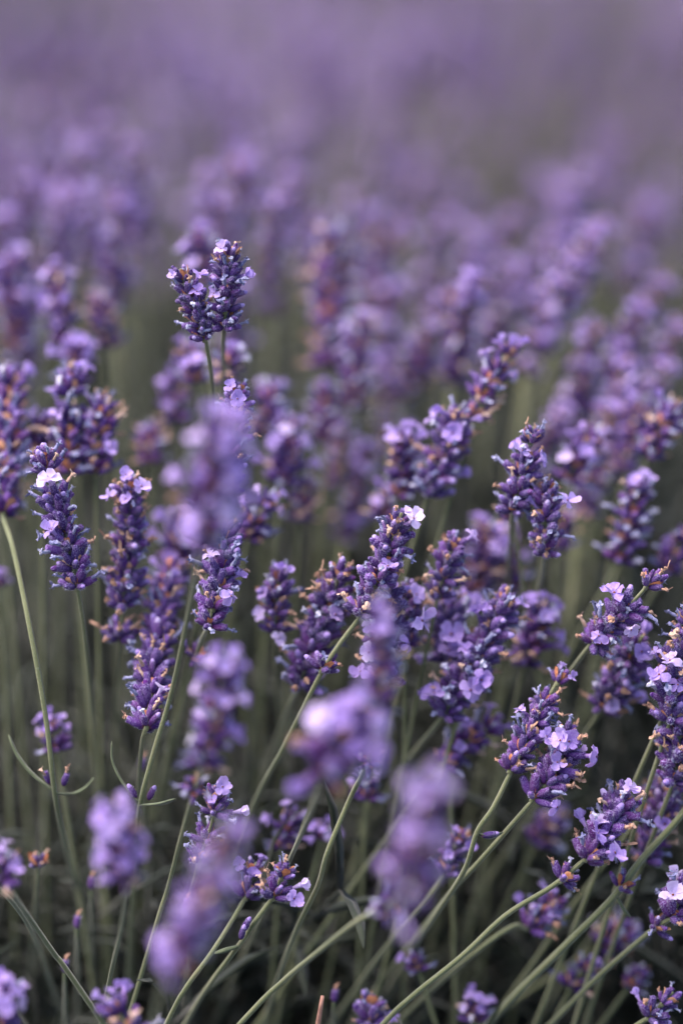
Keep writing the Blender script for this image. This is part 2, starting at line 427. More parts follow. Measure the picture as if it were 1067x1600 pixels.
    if det:
        tocam = lambda pos: (CAM - pos).normalized()
        used = set()
        for (fx, fy) in fl:
            def cost(i):
                w, loc, qq, sc, pos, ax, _ = made[i]
                X, Y, _d = px(pos + ax * (9 * MM * sc)); c = ax.dot(tocam(pos))
                return math.hypot(X - fx, Y - fy) + (0 if c > -.1 else 60) + (1000 if i in used else 0)
            i = min(range(len(made)), key=cost); used.add(i)
        want = set(used)
        rest = [i for i in range(len(made)) if i not in used]; rd.shuffle(rest)
        for i in rest[:nf]: used.add(i)
        for i, (w, loc, qq, sc, pos, ax, _) in enumerate(made):
            k = 'closed' if i in used else pick(rd, dry)
            c = obj('calyx', rd.choice(CAL[k]), w, loc, qq, sc)
            if i in used:
                tl = loc + qq @ Vector((0, 0, 4.4 * MM * sc))
                wq = w.rotation_quaternion
                axl = qq @ Vector((0, 0, 1)); cl = wq.inverted() @ tocam(pos)
                d = (axl + cl * .25).normalized()
                fq = d.to_track_quat('Z', 'Y') @ Quaternion((0, 0, 1), rd.uniform(0, 6.28))
                obj('floret', FLO[rd.choice((0, 1, 4, 8) if (ax.dot(tocam(pos)) > .3 and i in want) else range(10))], w, tl, fq, sc * rd.uniform(.9, 1.08) * (.95 if i in want else .84))
    for lf in leaves: obj('leaf', leaf_px(lf, O), root)
    for (x, y, b, ang) in buds:
        q = Quaternion((0, 1, 0), R(ang)); obj('bud', rd.choice(CAL['dry' if rd.random() < .6 else 'bud']), root, P(x, y, b) - O, q, .95)
    return root
def leaf_strip(mb, pts, w, mk='leaf', fold=.25, g=.5):
    vs = []; cs = []; n = len(pts); s = None
    for i, p in enumerate(pts):
        t = (pts[min(i + 1, n - 1)] - pts[max(i - 1, 0)]).normalized(); f = i / (n - 1)
        if s is None:
            s = t.cross(CAM - p).normalized(); s = (s + t.cross(s) * random.uniform(-.6, .6)).normalized()
        s = (s - t * s.dot(t)).normalized(); u = t.cross(s)
        ww = w * (.45 + 1.1 * math.sin(math.pi * min(1, .12 + f * .8))) * .6 * (1 if f < .97 else .3)
        for k, lift in ((-1, fold), (-.4, 0), (.4, 0), (1, fold)):
            vs.append(p + s * (ww * k) + u * (ww * lift)); cs.append((f, g, 0))
        for k in (.4, -.4):
            vs.append(p + s * (ww * k) - u * (ww * .35)); cs.append((f, g, 1))
    fs = []
    for i in range(n - 1):
        for k in range(6): fs.append((i * 6 + k, i * 6 + (k + 1) % 6, (i + 1) * 6 + (k + 1) % 6, (i + 1) * 6 + k))
    fs += [tuple(range(6))[::-1], tuple((n - 1) * 6 + k for k in range(6))]
    mb.add(vs, fs, mk, cs)
def leaf_px(pts, O, w=1.7):
    mb = MB(); c = crom([P(*p) - O for p in pts], 5)
    leaf_strip(mb, c, w * MM, g=random.random()); return mb.mesh('leaf')

# ------------------------------------------------------------------ the lavender stalks one can pick out
# tip, base: (x, y) in photograph pixels at blur b (0 = in the plane of focus, - = nearer); turned into places in the bed
K = stalk
# top left pair
K('crisp purple lavender spike, left of the tall touching pair, open lilac floret facing out', (278, 412), (322, 532), 0, 1, mid=(302, 470),
  stem=[(331, 590, 3), (338, 680, 8), (345, 800, 14)], fl=[(262, 432), (296, 455), (312, 425)], nf=0, dry=.12, fat=.9, space=5.6)
K('crisp purple lavender spike, right of the tall touching pair, pale floret at its tip', (356, 372), (351, 512), 0, 1, mid=(356, 445),
  stem=[(349, 545, 4), (352, 640, 10), (362, 780, 18)], fl=[(345, 378), (386, 434), (342, 450)], nf=0, dry=.12, fat=.98, space=5.6)
K('half blurred small lavender whorl showing just below the tall pair of spikes', (372, 535), (352, 600), 9, 9, stem=[(350, 680, 12)], fl=[(390, 550)], nf=1, fat=.9)
K('half blurred lavender spike with pale florets behind the left of the tall pair', (292, 530), (310, 600), 11, 11, fl=[(285, 540), (292, 560)], nf=2)
K('lavender spike with two pale crisp florets above the large blurred head', (372, 590), (352, 770), 2, 1, mid=(365, 690),
  stem=[(345, 820, 1), (325, 900, 3)], fl=[(360, 600), (376, 618)], nf=1, fat=.95)
# left
K('large blurred pinkish purple lavender head in front, over a crisp spike, left of the centre', (345, 640), (312, 850), -21, -16, mid=(338, 740),
  stem=[(300, 930, -6), (270, 1075, -1), (242, 1170, 0), (220, 1255, 1), (212, 1330, 4), (205, 1450, 8)], fl=[(300, 810), (275, 815), (375, 755), (325, 815)], nf=10, dry=.3, fat=1.15,
  leaves=[((221, 1256, 1), (193, 1225, 1), (176, 1190, 1), (175, 1158, 1)), ((221, 1258, 1), (250, 1256, 0), (275, 1248, -1))],
  buds=[(214, 1247, 1, -28), (232, 1250, 1, 25)], sr=.95)
K('crisp violet lavender spike below the large blurred head, lilac floret on its right side', (352, 790), (325, 980), 2, 1, mid=(348, 880),
  stem=[(312, 1010, 4), (288, 1090, 7), (268, 1180, 10), (255, 1290, 14)], fl=[(382, 893), (340, 860)], nf=2, dry=.18, fat=1.15, low=[(300, 1030)])
K('crisp leaning lavender spike on the left with a gap below its bluish top tuft', (62, 688), (122, 920), 1, 1, mid=(98, 810),
  stem=[(134, 1000, 3), (145, 1120, 7), (152, 1220, 10), (168, 1330, 16)], fl=[(84, 824), (74, 725)], nf=1, dry=.1, gaps=[(.64, .74)], fat=1.12)
K('tall lavender spike cut by the left edge, on a long bare stem with low leaves', (18, 565), (4, 805), 9, 5, mid=(12, 690),
  stem=[(22, 860, 3), (48, 985, 1), (72, 1120, 1), (86, 1238, 2), (100, 1310, 5), (122, 1400, 10)], nf=4, dry=.35, fat=1.2, low=[],
  leaves=[((85, 1236, 2), (52, 1210, 2), (28, 1180, 2), (14, 1148, 2)), ((88, 1240, 2), (115, 1240, 3), (135, 1230, 3), (148, 1214, 3))],
  buds=[(78, 1225, 2, -15), (99, 1228, 2, 20)], sr=.95)
K('lavender spike with three pale florets at its top and a tan lower half, left side', (203, 735), (188, 1000), 3, 5, mid=(200, 860),
  stem=[(183, 1080, 9), (178, 1200, 14)], fl=[(172, 768), (228, 758), (200, 772), (192, 742)], nf=0, dry=.42, gaps=[(.12, .16)], fat=1.15)
K('lavender spike beside the crossing bare stem, crisp at its blue lower end, blurred above', (268, 870), (228, 1138), 8, 0, mid=(246, 1000),
  stem=[(222, 1165, 1), (215, 1260, 6)], fl=[(248, 1078), (262, 905)], nf=4, dry=.25, fat=1.15)
K('blurred mauve spike behind, between the tan spike and the big blurred head', (292, 785), (272, 905), 11, 11, nf=5, fl=[(258, 850), (295, 860)], fat=1.2)
K('softly blurred lavender spike, upright, second from the left of the upper left trio', (112, 562), (108, 742), 7, 7, mid=(112, 650), nf=4, fl=[(100, 560), (85, 665)], dry=.3, fat=1.15, gaps=[(.52, .6)])
K('softly blurred spike with one white floret on top, right of the upper left trio', (165, 606), (150, 742), 7, 7, nf=2, fl=[(165, 608), (130, 705)], dry=.25, fat=1.1)
K('blurred purple spike low between the upper left trio', (60, 640), (66, 740), 9, 9, nf=3, dry=.3)
K('blurred spike standing at the left edge under the upper left trio', (0, 640), (6, 800), 11, 11, nf=4, dry=.35, fat=1.2)
K('broad dark blurred spike with pale florets at the upper left edge', (22, 385), (28, 550), 20, 20, nf=6, fl=[(20, 395), (5, 450)], dry=.1, fat=1.3)
K('blurred dark red purple spike crowned by two pale florets, upper left', (88, 412), (97, 540), 15, 15, nf=3, fl=[(72, 425), (100, 418), (112, 470), (78, 500)], dry=.35, fat=1.0)
K('small dark blurred spike without florets, right of the one with two pale florets', (150, 452), (168, 545), 17, 17, nf=0, dry=.05, fat=1.0)
K('pale blurred lavender tuft just above the upper left trio', (125, 525), (120, 600), 13, 13, nf=5, fl=[(120, 540), (135, 560)])
K('small blurred purple head low behind the trio, alone on green', (235, 655), (236, 725), 14, 14, nf=2, dry=.05)
K('blurred violet head left of the tall pair stems', (268, 575), (278, 660), 16, 16, nf=3, dry=.05)
K('blurred pale tipped head just left of the tall pair tip', (308, 350), (318, 450), 15, 15, nf=2, fl=[(308, 358)], dry=.3)
# middle band
K('small half blurred spike standing alone on dark green left of the middle', (436, 878), (430, 988), 4.5, 5, stem=[(432, 1060, 9), (440, 1160, 14)], nf=3, fl=[(408, 935), (410, 960), (432, 985)], dry=.2, fat=1.0)
K('half blurred reddish spike with a pale floret at its top right, left of the middle', (428, 768), (388, 845), 7, 8, nf=1, fl=[(436, 772), (398, 805)], dry=.45, fat=1.0)
K('blurred violet spike tall, behind the reddish spike left of the middle', (452, 645), (440, 760), 12, 12, nf=6, fl=[(480, 700), (430, 720)], fat=1.15)
K('blurred dark purple spike with pale top right of the large blurred head', (432, 590), (412, 680), 14, 14, nf=3, fl=[(450, 605)], dry=.05)
K('blurred bluish topped spike in the middle on green', (500, 592), (508, 690), 17, 17, nf=3, dry=.1)
K('blurred violet spike right of the bluish topped one', (535, 655), (528, 760), 20, 20, nf=5, dry=.15)
K('small blurred leaning purple spike above the dark middle gap', (488, 740), (468, 815), 13, 13, nf=1, dry=.2, fat=.9)
K('tall blurred spike of separate dark and peach whorls in the upper middle', (518, 345), (512, 575), 20, 20, nf=0, dry=.7, fat=1.45, space=10)
K('blurred stalk crowned by a bright white floret cluster, upper middle', (588, 325), (592, 490), 29, 29, nf=2, fl=[(588, 330), (580, 335), (598, 338)], dry=.15, fat=1.1)
K('blurred violet spike with pale floret at right, under the peach whorled one', (568, 485), (548, 640), 17, 17, nf=3, fl=[(578, 492), (565, 560)], dry=.2, fat=1.0)
K('blurred red hearted spike with pale florets, right of the middle', (636, 662), (622, 778), 8, 9, nf=5, fl=[(620, 680), (652, 690), (610, 700)], dry=.3)
K('pale blurred floret cluster between two stalks right of the middle', (605, 760), (600, 810), 12, 12, nf=4)
K('half blurred leaning spike, uppermost of the rising chain on the right', (806, 528), (738, 655), 6.8, 7, nf=3, fl=[(765, 545), (800, 560), (820, 548)], dry=.35, fat=1.0)
K('half blurred leaning spike, below the uppermost of the rising chain', (722, 625), (668, 775), 5.5, 7, mid=(700, 700), nf=2, fl=[(684, 655), (745, 648), (712, 680)], dry=.3, fat=1.2)
K('upright near crisp spike, rear of the overlapping right hand pair', (832, 658), (800, 800), 2, 3, mid=(822, 720), nf=1, fl=[(808, 690), (852, 720)], dry=.18, fat=1.05, stem=[(796, 870, 8), (790, 960, 14)])
K('near crisp spike, dark base, white floret at right, front of the right hand pair', (856, 740), (850, 868), 2.5, 3, nf=0, fl=[(878, 778), (832, 788), (826, 748)], dry=.3, stem=[(845, 905, 7), (832, 960, 12)], fat=1.0)
K('blurred leaning spike right of the overlapping right hand pair', (935, 668), (885, 755), 9, 10, nf=4, fl=[(900, 682), (945, 715)], dry=.2)
K('blurred spike with two pale top florets, right, alone on green', (1000, 738), (965, 878), 8, 9, nf=1, fl=[(968, 762), (998, 748)], dry=.35, fat=1.1)
K('blurred leaning spike with red heart at the right edge, mid height', (1060, 620), (1012, 715), 9, 10, nf=3, dry=.4, fat=1.1)
K('blurred mauve spike left of the red hearted one at the right edge', (1010, 590), (975, 740), 15, 15, nf=5, dry=.3)
K('blurred dark magenta spike at the right edge with pale floret left', (1072, 820), (1040, 895), 9, 10, nf=1, fl=[(1035, 852)], dry=.1)
K('blurred stub of purple whorl behind the base of the right hand pair', (785, 775), (800, 815), 6.6, 7, nf=0, fat=.8)
K('blurred lilac spike low behind the middle right, left one of two', (762, 805), (745, 930), 12, 12, nf=7, dry=.1, fat=1.15)
K('blurred lilac spike with pinkish heart, right one of two behind the middle right', (795, 820), (788, 930), 13, 13, nf=6, dry=.35, fat=1.15)
K('dark blurred purple spike behind, right of the near crisp pair base', (885, 790), (870, 860), 13, 13, nf=2, dry=.1)
# centre
K('crisp tuft topped spike with pale florets beside its tip, in the middle', (632, 788), (562, 965), 0, 1, mid=(600, 880),
  stem=[(528, 1010, 1), (500, 1055, 1), (445, 1165, 3), (400, 1250, 6), (355, 1370, 10), (330, 1500, 14)], fl=[(638, 792), (662, 815)], nf=3, dry=.2, low=[(508, 1045)], fat=1.15)
K('dark leaning spike left of the middle, mottled tan and violet', (545, 868), (468, 1072), 2.5, 5, mid=(505, 965), fl=[(463 + 60, 968)], nf=2, dry=.34, fat=1.3,
  stem=[(450, 1110, 9), (420, 1200, 14)])
K('crisp upright spike in the middle behind the pink blurred head, small lilac florets on it', (590, 872), (596, 1060), 1.5, 3, mid=(602, 960), fl=[(568, 1012), (605, 880), (645, 985), (575, 985), (545, 1080)], nf=2, dry=.15, fat=1.3,
  stem=[(590, 1140, 9), (575, 1230, 14)])
K('short whorled spike right behind the crisp middle spike', (640, 900), (632, 1010), 4, 5, fl=[(655, 935)], nf=2, dry=.3, fat=1.1)
K('pinkish blurred spike close to the lens over the middle spike', (598, 925), (592, 1115), -15, -12, mid=(597, 1020), fl=[(545, 1090)], nf=3, dry=.35, fat=.85,
  stem=[(575, 1190, -3), (548, 1245, 0), (512, 1330, 0), (496, 1385, 1), (460, 1460, 3), (425, 1560, 8)], low=[(578, 1188)])
K('wide blurred lilac head close to the lens, low in the middle', (572, 1090), (505, 1205), -19, -17, fl=[(575, 1110), (490, 1160), (545, 1190)], nf=10, dry=.2, fat=1.35,
  stem=[(488, 1260, -8), (450, 1350, 2), (400, 1450, 8)])
K('blurred blue violet floret cluster under the wide blurred lilac head', (585, 1205), (572, 1250), 8, 8, nf=2, fat=.9)
# right of centre cluster
K('half crisp spike with tan top right of the middle', (716, 828), (683, 935), 3, 4, fl=[], nf=1, dry=.42, fat=1.1)
K('dense dark violet half blurred spike right of the middle', (690, 905), (700, 1035), 6, 6, nf=4, dry=.15, fat=1.4, fl=[(700, 1000), (705, 1010), (660, 960)])
K('leaning near crisp spike with open florets both sides of its top, right of the middle', (800, 912), (735, 1060), 3, 4, mid=(768, 985), fl=[(758, 950), (815, 948), (768, 1075)], nf=3, dry=.2, fat=1.2)
K('near crisp spike of lilac florets, lower end of the leaning right middle cluster', (742, 1010), (692, 1120), 3.5, 4.5, fl=[(730, 1080), (680, 1080), (700, 1045)], nf=5, dry=.15, fat=1.25,
  stem=[(672, 1145, 6), (630, 1200, 10), (580, 1290, 14)])
K('half blurred spike with pale floret far right, right of the leaning cluster', (856, 938), (818, 1038), 6.7, 8, fl=[(876, 965), (820, 975), (850, 950)], nf=2, dry=.3, fat=1.15)
K('half blurred leaning spike below the right middle cluster, over dark green', (788, 1122), (690, 1195), 6.8, 6.8, fl=[(760, 1170), (725, 1155), (768, 1190)], nf=3, dry=.3, fat=1.1)
# right
K('crisp spike with open florets, taller of the entwined lower right pair', (884, 1040), (797, 1208), 2, 0, mid=(835, 1130), fl=[(892, 1052), (822, 1100), (855, 1145)], nf=1, dry=.25, fat=.95,
  stem=[(770, 1262, 0), (745, 1300, 0), (725, 1360, 1), (680, 1430, 4), (640, 1490, 8)], gaps=[(.72, .76)],
  leaves=[((745, 1302, 0), (765, 1308, 0), (786, 1300, 0))], buds=[(752, 1306, 0, 80)])
K('crisp spike with a dark eyed lilac floret, fuller of the entwined lower right pair', (893, 1118), (831, 1252), 1, 0, mid=(872, 1190), fl=[(860, 1195), (922, 1185), (885, 1165), (882, 1140)], nf=2, dry=.25, fat=1.2,
  stem=[(785, 1305, 1), (745, 1350, 2), (700, 1400, 4), (600, 1530, 9)])
K('crisp leaning spike with a separate bluish tuft at its tip, right side', (1036, 888), (922, 1008), 0, 2, mid=(975, 955), fl=[(985, 985), (970, 920)], nf=1, dry=.22, fat=1.15, gaps=[(.62, .72)],
  stem=[(905, 1030, 3), (880, 1065, 5), (850, 1110, 8)])
K('near crisp spike with two pale florets on its top left, right side', (1008, 985), (940, 1108), 3, 6, mid=(975, 1045), fl=[(982, 980), (1010, 990), (960, 1110), (1000, 1020)], nf=3, dry=.3, fat=1.25)
K('crisp spike at the right edge carrying a dark eyed lilac floret', (1035, 1000), (1045, 1130), 1, 1, fl=[(1032, 1063), (1015, 1030), (1040, 1025)], nf=2, dry=.25, fat=1.2)
K('crisp spike cut by the right edge, tan rimmed, above the shaded one', (1072, 940), (1062, 1060), 1, 1, nf=2, dry=.5, fat=1.1)
K('crisp tan flecked spike cut by the right edge, low', (1062, 1095), (1050, 1225), 1, 2, nf=0, dry=.5, fat=1.2)
K('half blurred shaded spike at the right edge under the tan flecked one', (1070, 1190), (1005, 1345), 4, 5, mid=(1035, 1260), nf=1, dry=.45, fat=1.1, stem=[(990, 1370, 6), (940, 1440, 9)])
K('half blurred shaded whorl left of the tan flecked edge spike', (1040, 1200), (1000, 1275), 6, 6, nf=0, dry=.4, fat=1.0)
K('crisp full spike with star shaped florets, lone whorl below it on its stem, lower right', (985, 1222), (912, 1344), 1, 0, mid=(952, 1285), fl=[(945, 1305), (912, 1290), (965, 1325), (983, 1225)], nf=1, dry=.25, fat=1.25,
  stem=[(862, 1385, 0), (790, 1430, 1), (720, 1495, 1), (640, 1560, 1), (580, 1620, 2)], low=[(874, 1374)])
K('long thick stem rising to the right edge with one crisp blue whorl half way', (1130, 1190), (1090, 1240), 2, 2, nf=1, fat=1.0,
  stem=[(1050, 1290, 2), (1000, 1345, 2), (955, 1405, 2), (880, 1480, 3), (800, 1560, 5), (730, 1640, 8)], low=[(972, 1388)], sr=1.15,
  leaves=[((962, 1398, 2), (972, 1418, 2), (985, 1434, 2))])
K('half blurred spike with one bright floret below the lone whorl, lower right', (878, 1385), (822, 1452), 6, 6, fl=[(863, 1420), (810, 1412)], nf=1, dry=.3, fat=1.15,
  stem=[(800, 1448, 5), (740, 1490, 5), (660, 1560, 8)])
K('crisp spike at the right edge with an open floret, lowest but one', (1078, 1360), (1046, 1436), 1, 1, fl=[(1050, 1403)], nf=1, dry=.15,
  stem=[(1010, 1460, 2), (930, 1530, 4), (860, 1600, 6), (800, 1660, 9)], low=[(1022, 1448)], fat=1.1)
K('crisp dark blue spike in the bottom right corner', (1058, 1542), (1010, 1592), 1.5, 1.5, nf=1, dry=.2, stem=[(980, 1612, 2), (930, 1650, 4)], fat=1.05)
K('blurred violet head behind stems, right of the entwined pair', (885, 1268), (838, 1320), 11, 12, nf=3, dry=.05, fat=1.1)
K('dim reddish blurred spike low on the right under the stems', (1000, 1440), (935, 1478), 10, 10, nf=0, dry=.5, fat=1.2)
K('small blurred violet head low right beside a rising stem', (930, 1495), (890, 1545), 8, 8, nf=2, dry=.05)
K('tiny blurred violet head low right, right of the small one', (1000, 1505), (980, 1545), 9, 9, nf=1, dry=.05, fat=.8)
K('blurred blue head at the bottom edge right of the middle', (740, 1550), (738, 1600), 7, 7, nf=3, dry=.05, fl=[(738, 1560), (755, 1580)])
K('tiny blurred blue head low right of the middle on black green', (638, 1485), (655, 1520), 7, 7, nf=1, fl=[(655, 1510)], dry=.05, fat=.75)
K('half blurred spike at the bottom edge with pale floret to its right', (578, 1542), (580, 1625), 4.5, 4.5, nf=1, fl=[(605, 1590)], dry=.3, fat=1.05)
# bottom left and middle
K('crisp small spike with rumpled lilac florets behind the slanting blurred head', (345, 1222), (312, 1345), 0, 1, mid=(330, 1290), nf=0, fl=[(340, 1228), (325, 1252), (375, 1255)], dry=.25, gaps=[(.45, .6)], fat=1.0,
  stem=[(305, 1375, 2), (290, 1430, 6), (275, 1520, 10)])
K('crisp short spike with a lilac floret poking out right, bottom middle', (452, 1338), (425, 1405), 0, 0, nf=0, fl=[(482, 1380), (435, 1412)], dry=.25, fat=1.05,
  stem=[(400, 1438, 0), (375, 1475, 1), (330, 1535, 3), (290, 1600, 6)], leaves=[((372, 1478, 1), (352, 1484, 1), (334, 1490, 1))], buds=[(380, 1455, 0, 25), (376, 1468, 0, 15)])
K('half crisp lilac spike touching the left of the bottom middle short spike', (404, 1338), (382, 1405), 2, 2, nf=4, dry=.2, fat=1.0,
  stem=[(365, 1435, 1), (330, 1490, 0), (290, 1545, 0), (255, 1610, 1)])
K('slanting strongly blurred lilac head close to the lens, lower left', (368, 1285), (262, 1515), -25, -23, mid=(325, 1390), nf=8, fl=[(240, 1490), (270, 1525), (300, 1470)], dry=.25, fat=.95,
  stem=[(240, 1600, -18)])
K('large strongly blurred lilac head close to the lens, bottom right of the middle', (672, 1205), (628, 1400), -30, -26, mid=(655, 1300), nf=9, dry=.25, fat=1.0,
  stem=[(600, 1420, -9), (560, 1438, -7), (500, 1485, -4), (440, 1535, -1), (375, 1600, 0)], low=[(597, 1408)], fl=[(575, 1390), (600, 1380)])
K('blurred rounded lilac head of fat florets on a thin stem, lower left', (182, 1252), (196, 1378), -16, -13, nf=8, fl=[(182, 1265), (145, 1320), (225, 1305), (190, 1350)], dry=.25, fat=.95,
  stem=[(197, 1400, -8), (188, 1460, -4), (170, 1540, 0)])
K('blurred upright lilac spike with a lone whorl under it, left of the middle', (356, 1018), (318, 1195), -14, -11, mid=(338, 1105), nf=7, fl=[(370, 1050), (320, 1080), (350, 1025)], dry=.25, fat=.95,
  stem=[(300, 1250, -5), (280, 1320, -2), (262, 1390, 0), (240, 1460, 1)], low=[(304, 1232)])
K('small half blurred violet floret cluster behind the bare left stem', (68, 1118), (90, 1175), 6.8, 7, nf=3, fl=[(50, 1128), (92, 1122)], dry=.05, fat=.95)
K('round blurred violet head at the left edge, low', (-2, 1322), (4, 1375), -8, -8, nf=4, dry=.05, fat=1.0,
  stem=[(40, 1425, -3), (85, 1490, 0), (118, 1535, 1)])
K('bare thin stalk at the left edge with its head out of view', (-40, 1330), (-25, 1370), -6, -6, stem=[(20, 1410, -1), (55, 1465, 4), (75, 1520, 8)], sr=.7)
K('small reddish half blurred head lower left on dark green', (58, 1328), (60, 1362), 5, 5, stem=[(56, 1420, 8), (50, 1500, 12)], nf=0, dry=.6, fat=.8)
K('blurred violet head in the bottom left corner', (10, 1525), (0, 1610), -9, -9, nf=4, fl=[(35, 1545), (8, 1580)], dry=.2)
K('wide blurred dark blue head at the bottom edge, left', (160, 1548), (205, 1625), -6.6, -7, nf=3, dry=.1, fat=1.3)
K('blurred lilac floret cluster on a leaning stalk, bottom middle behind', (468, 1262), (440, 1325), 6.8, 7.5, nf=2, fl=[(462, 1270)], dry=.2, fat=.85)
K('blurred lilac floret cluster right of the leaning stalk, behind a crossing stem', (520, 1295), (500, 1320), 7.5, 7.5, nf=5, fl=[(505, 1305), (530, 1325)], dry=0, fat=.9)
K('half blurred slim violet spike right of the large blurred bottom head', (722, 1292), (692, 1368), 5, 5.5, nf=3, dry=.1, fat=.9, stem=[(670, 1400, 5), (620, 1460, 6), (560, 1540, 9)])
K('blurred violet sprig at the very left edge below the middle', (-2, 895), (4, 930), 10, 10, nf=3, fat=.8)


# ------------------------------------------------------------------ softly blurred individual stalks of the near bed
def far_stalk(label, group, tipw, L, lean, idx, basez=GZ, crown=False):
    rd = random.Random(idx * 13 + 5)
    t = lean.normalized(); k = min(range(6, 9) if crown else range(6), key=lambda i: abs(HEADL[i] * MM - L) + rd.uniform(0, .008)); sc = L / (HEADL[k] * MM)
    b = tipw - t * L
    g0 = Vector((b.x - t.x * .25 + rd.uniform(-.03, .03), b.y - t.y * .2 + rd.uniform(-.03, .03), basez))
    root = thing('lavender_stalk', label, STALK_CAT, g0, group)
    mid = b.lerp(g0, .45) + Vector((t.x * .03, t.y * .03, 0))
    mb = MB(); tube(mb, [p - g0 for p in crom([g0, mid, b], 4)], 1.0 * MM, 'stem', 5)
    obj('stem', mb.mesh('stem'), root)
    obj('flower_head', HEADS[k], root, b - g0, t.to_track_quat('Z', 'Y') @ Quaternion((0, 0, 1), rd.uniform(0, 6.28)), sc)
    return root
def tipz(x, y): return .0
# blurred stalks farther back in the bed, each its own thing; neighbours nothing tells apart share a label
rs = random.Random(21); cnt = 0
ZC = .615
SCAT = []
def zone(o, x, y): SCAT.append((o, x, y))
SP = [  # px x, y of tip, blur, length mm : the readable bokeh heads
 (165, 185, 35, 62), (128, 215, 30, 66), (205, 215, 30, 60), (100, 300, 28, 60), (185, 300, 24, 60), (130, 290, 27, 58), (45, 270, 30, 60), (10, 320, 26, 58), (322, 262, 28, 60), (378, 245, 28, 66),
 (398, 240, 30, 64), (455, 265, 32, 58), (452, 205, 45, 60), (480, 190, 50, 60), (60, 150, 42, 60), (85, 290, 30, 60), (430, 300, 25, 60), (350, 300, 26, 60), (735, 435, 17, 52), (712, 450, 20, 60),
 (948, 345, 24, 60), (925, 350, 22, 64), (905, 400, 20, 60), (920, 258, 34, 60), (1020, 312, 36, 55), (865, 365, 30, 60), (805, 330, 34, 58), (700, 330, 34, 60), (745, 350, 30, 60), (640, 340, 33, 60),
 (885, 290, 40, 60), (1035, 430, 24, 60), (1000, 470, 20, 60), (1060, 500, 22, 60), (930, 500, 19, 60), (985, 560, 17, 60), (620, 430, 26, 55), (800, 400, 27, 60),
 (550, 300, 36, 60), (500, 330, 30, 60), (600, 560, 25, 50), (380, 430, 24, 55), (40, 470, 24, 60),
 (1045, 560, 18, 60), (960, 620, 15, 55), (880, 640, 18, 45), (575, 700, 18, 45), ]
for (x, y, b, L) in SP:
    lean = Vector((rs.uniform(-.15, .3) + (.2 if x > 600 else 0), rs.uniform(-.25, .05), 1))
    zone(far_stalk('', None, P(x, y, b), L * MM, lean, cnt, crown=(cnt % 5 != 4)), x, y); cnt += 1
tries = 0
while cnt < 150 and tries < 4000:
    tries += 1
    d = 1.0 + rs.random() ** .8 * .95 if cnt < 100 else rs.uniform(1.9, 2.7)
    x = rs.uniform(-.24, .24) * d; yy = d * .98
    z = ZC + rs.gauss(0, .028) + (.05 if cnt > 99 else 0) + (.03 if x < -.05 else 0)
    p = Vector((x, yy, z)); X, Y, D = px(p)
    if not (-80 < X < 1150 and Y < 1000 and Y > 25): continue
    if 1.6 < D < 2.15 and X > 560 and rs.random() < .75: continue         # green gap beyond the bed on the right
    if D < 1.7 and any(x0 < X < x1 and y0 < Y < y1 for x0, x1, y0, y1 in ((440, 610, 250, 560), (690, 790, 330, 560), (60, 190, 330, 520), (210, 290, 380, 560), (395, 470, 330, 600), (600, 680, 420, 640))): continue
    if D < 1.2 and rs.random() < .8: continue
    if Y > 340 and rs.random() < .8: continue
    zone(far_stalk('', None, p, rs.uniform(42, 68) * MM, Vector((rs.gauss(.08, .2), rs.gauss(-.05, .15), 1)), cnt, crown=cnt > 99), X, Y); cnt += 1

LM = ['at the left edge', 'left of the tall crisp pair', 'above the tall crisp pair', 'just left of the middle', 'just right of the middle', 'well right of the middle', 'at the right edge']
RW = ['at the very top', 'along the top haze', 'just under the top haze', 'high in the far bed', 'in the upper far bed', 'in the middle far bed', 'low in the far bed', 'lower still in the far bed', 'lowest in the far bed']
zz = {}
for o, x, y in SCAT:
    c = min(6, max(0, int(x / 153))); r = min(8, max(0, 0 if y < 95 else int((y - 55) / 65))); zz.setdefault((r, c), []).append((x, o))
ORD = ['leftmost', 'second from left', 'third from left', 'fourth from left', 'fifth from left', 'sixth from left', 'seventh from left', 'eighth from left', 'ninth from left', 'tenth from left', 'eleventh from left', 'twelfth from left', 'thirteenth from left']
for (r, c), lst in zz.items():
    lst.sort(key=lambda q: q[0])
    for i, (x, o) in enumerate(lst):
        o['label'] = '%s blurred spike %s, %s' % ('lone' if len(lst) == 1 else ('rightmost' if i == len(lst) - 1 else ORD[min(i, 12)]), RW[r], LM[c])
        o['group'] = 'blurred lavender stalks of the bed behind'


# ------------------------------------------------------------------ ground and masses
def raw_mesh(name, V, F, C, mats, MI):
    me = bpy.data.meshes.new(name); nf = len(F); F = np.asarray(F, dtype=np.int32)
    me.vertices.add(len(V)); me.vertices.foreach_set('co', np.asarray(V, dtype=np.float32).ravel())
    me.loops.add(nf * F.shape[1]); me.loops.foreach_set('vertex_index', F.ravel())
    me.polygons.add(nf); me.polygons.foreach_set('loop_start', np.arange(0, nf * F.shape[1], F.shape[1], dtype=np.int32))
    for k in mats: me.materials.append(M[k])
    me.polygons.foreach_set('material_index', np.asarray(MI, dtype=np.int32))
    me.update(calc_edges=True)
    a = me.attributes.new('v', 'FLOAT_COLOR', 'POINT')
    C4 = np.ones((len(V), 4), dtype=np.float32); C4[:, :3] = C; a.data.foreach_set('color', C4.ravel())
    me.polygons.foreach_set('use_smooth', np.ones(nf, dtype=bool)); me.validate(); return me
def tri_proto(mb):
    F = []; MI = []
    for f, m in zip(mb.f, mb.m):
        for k in range(1, len(f) - 1): F.append((f[0], f[k], f[k + 1])); MI.append(m)
    return np.array(mb.v), np.array(F), np.array(mb.c), np.array(MI), list(mb.mats)
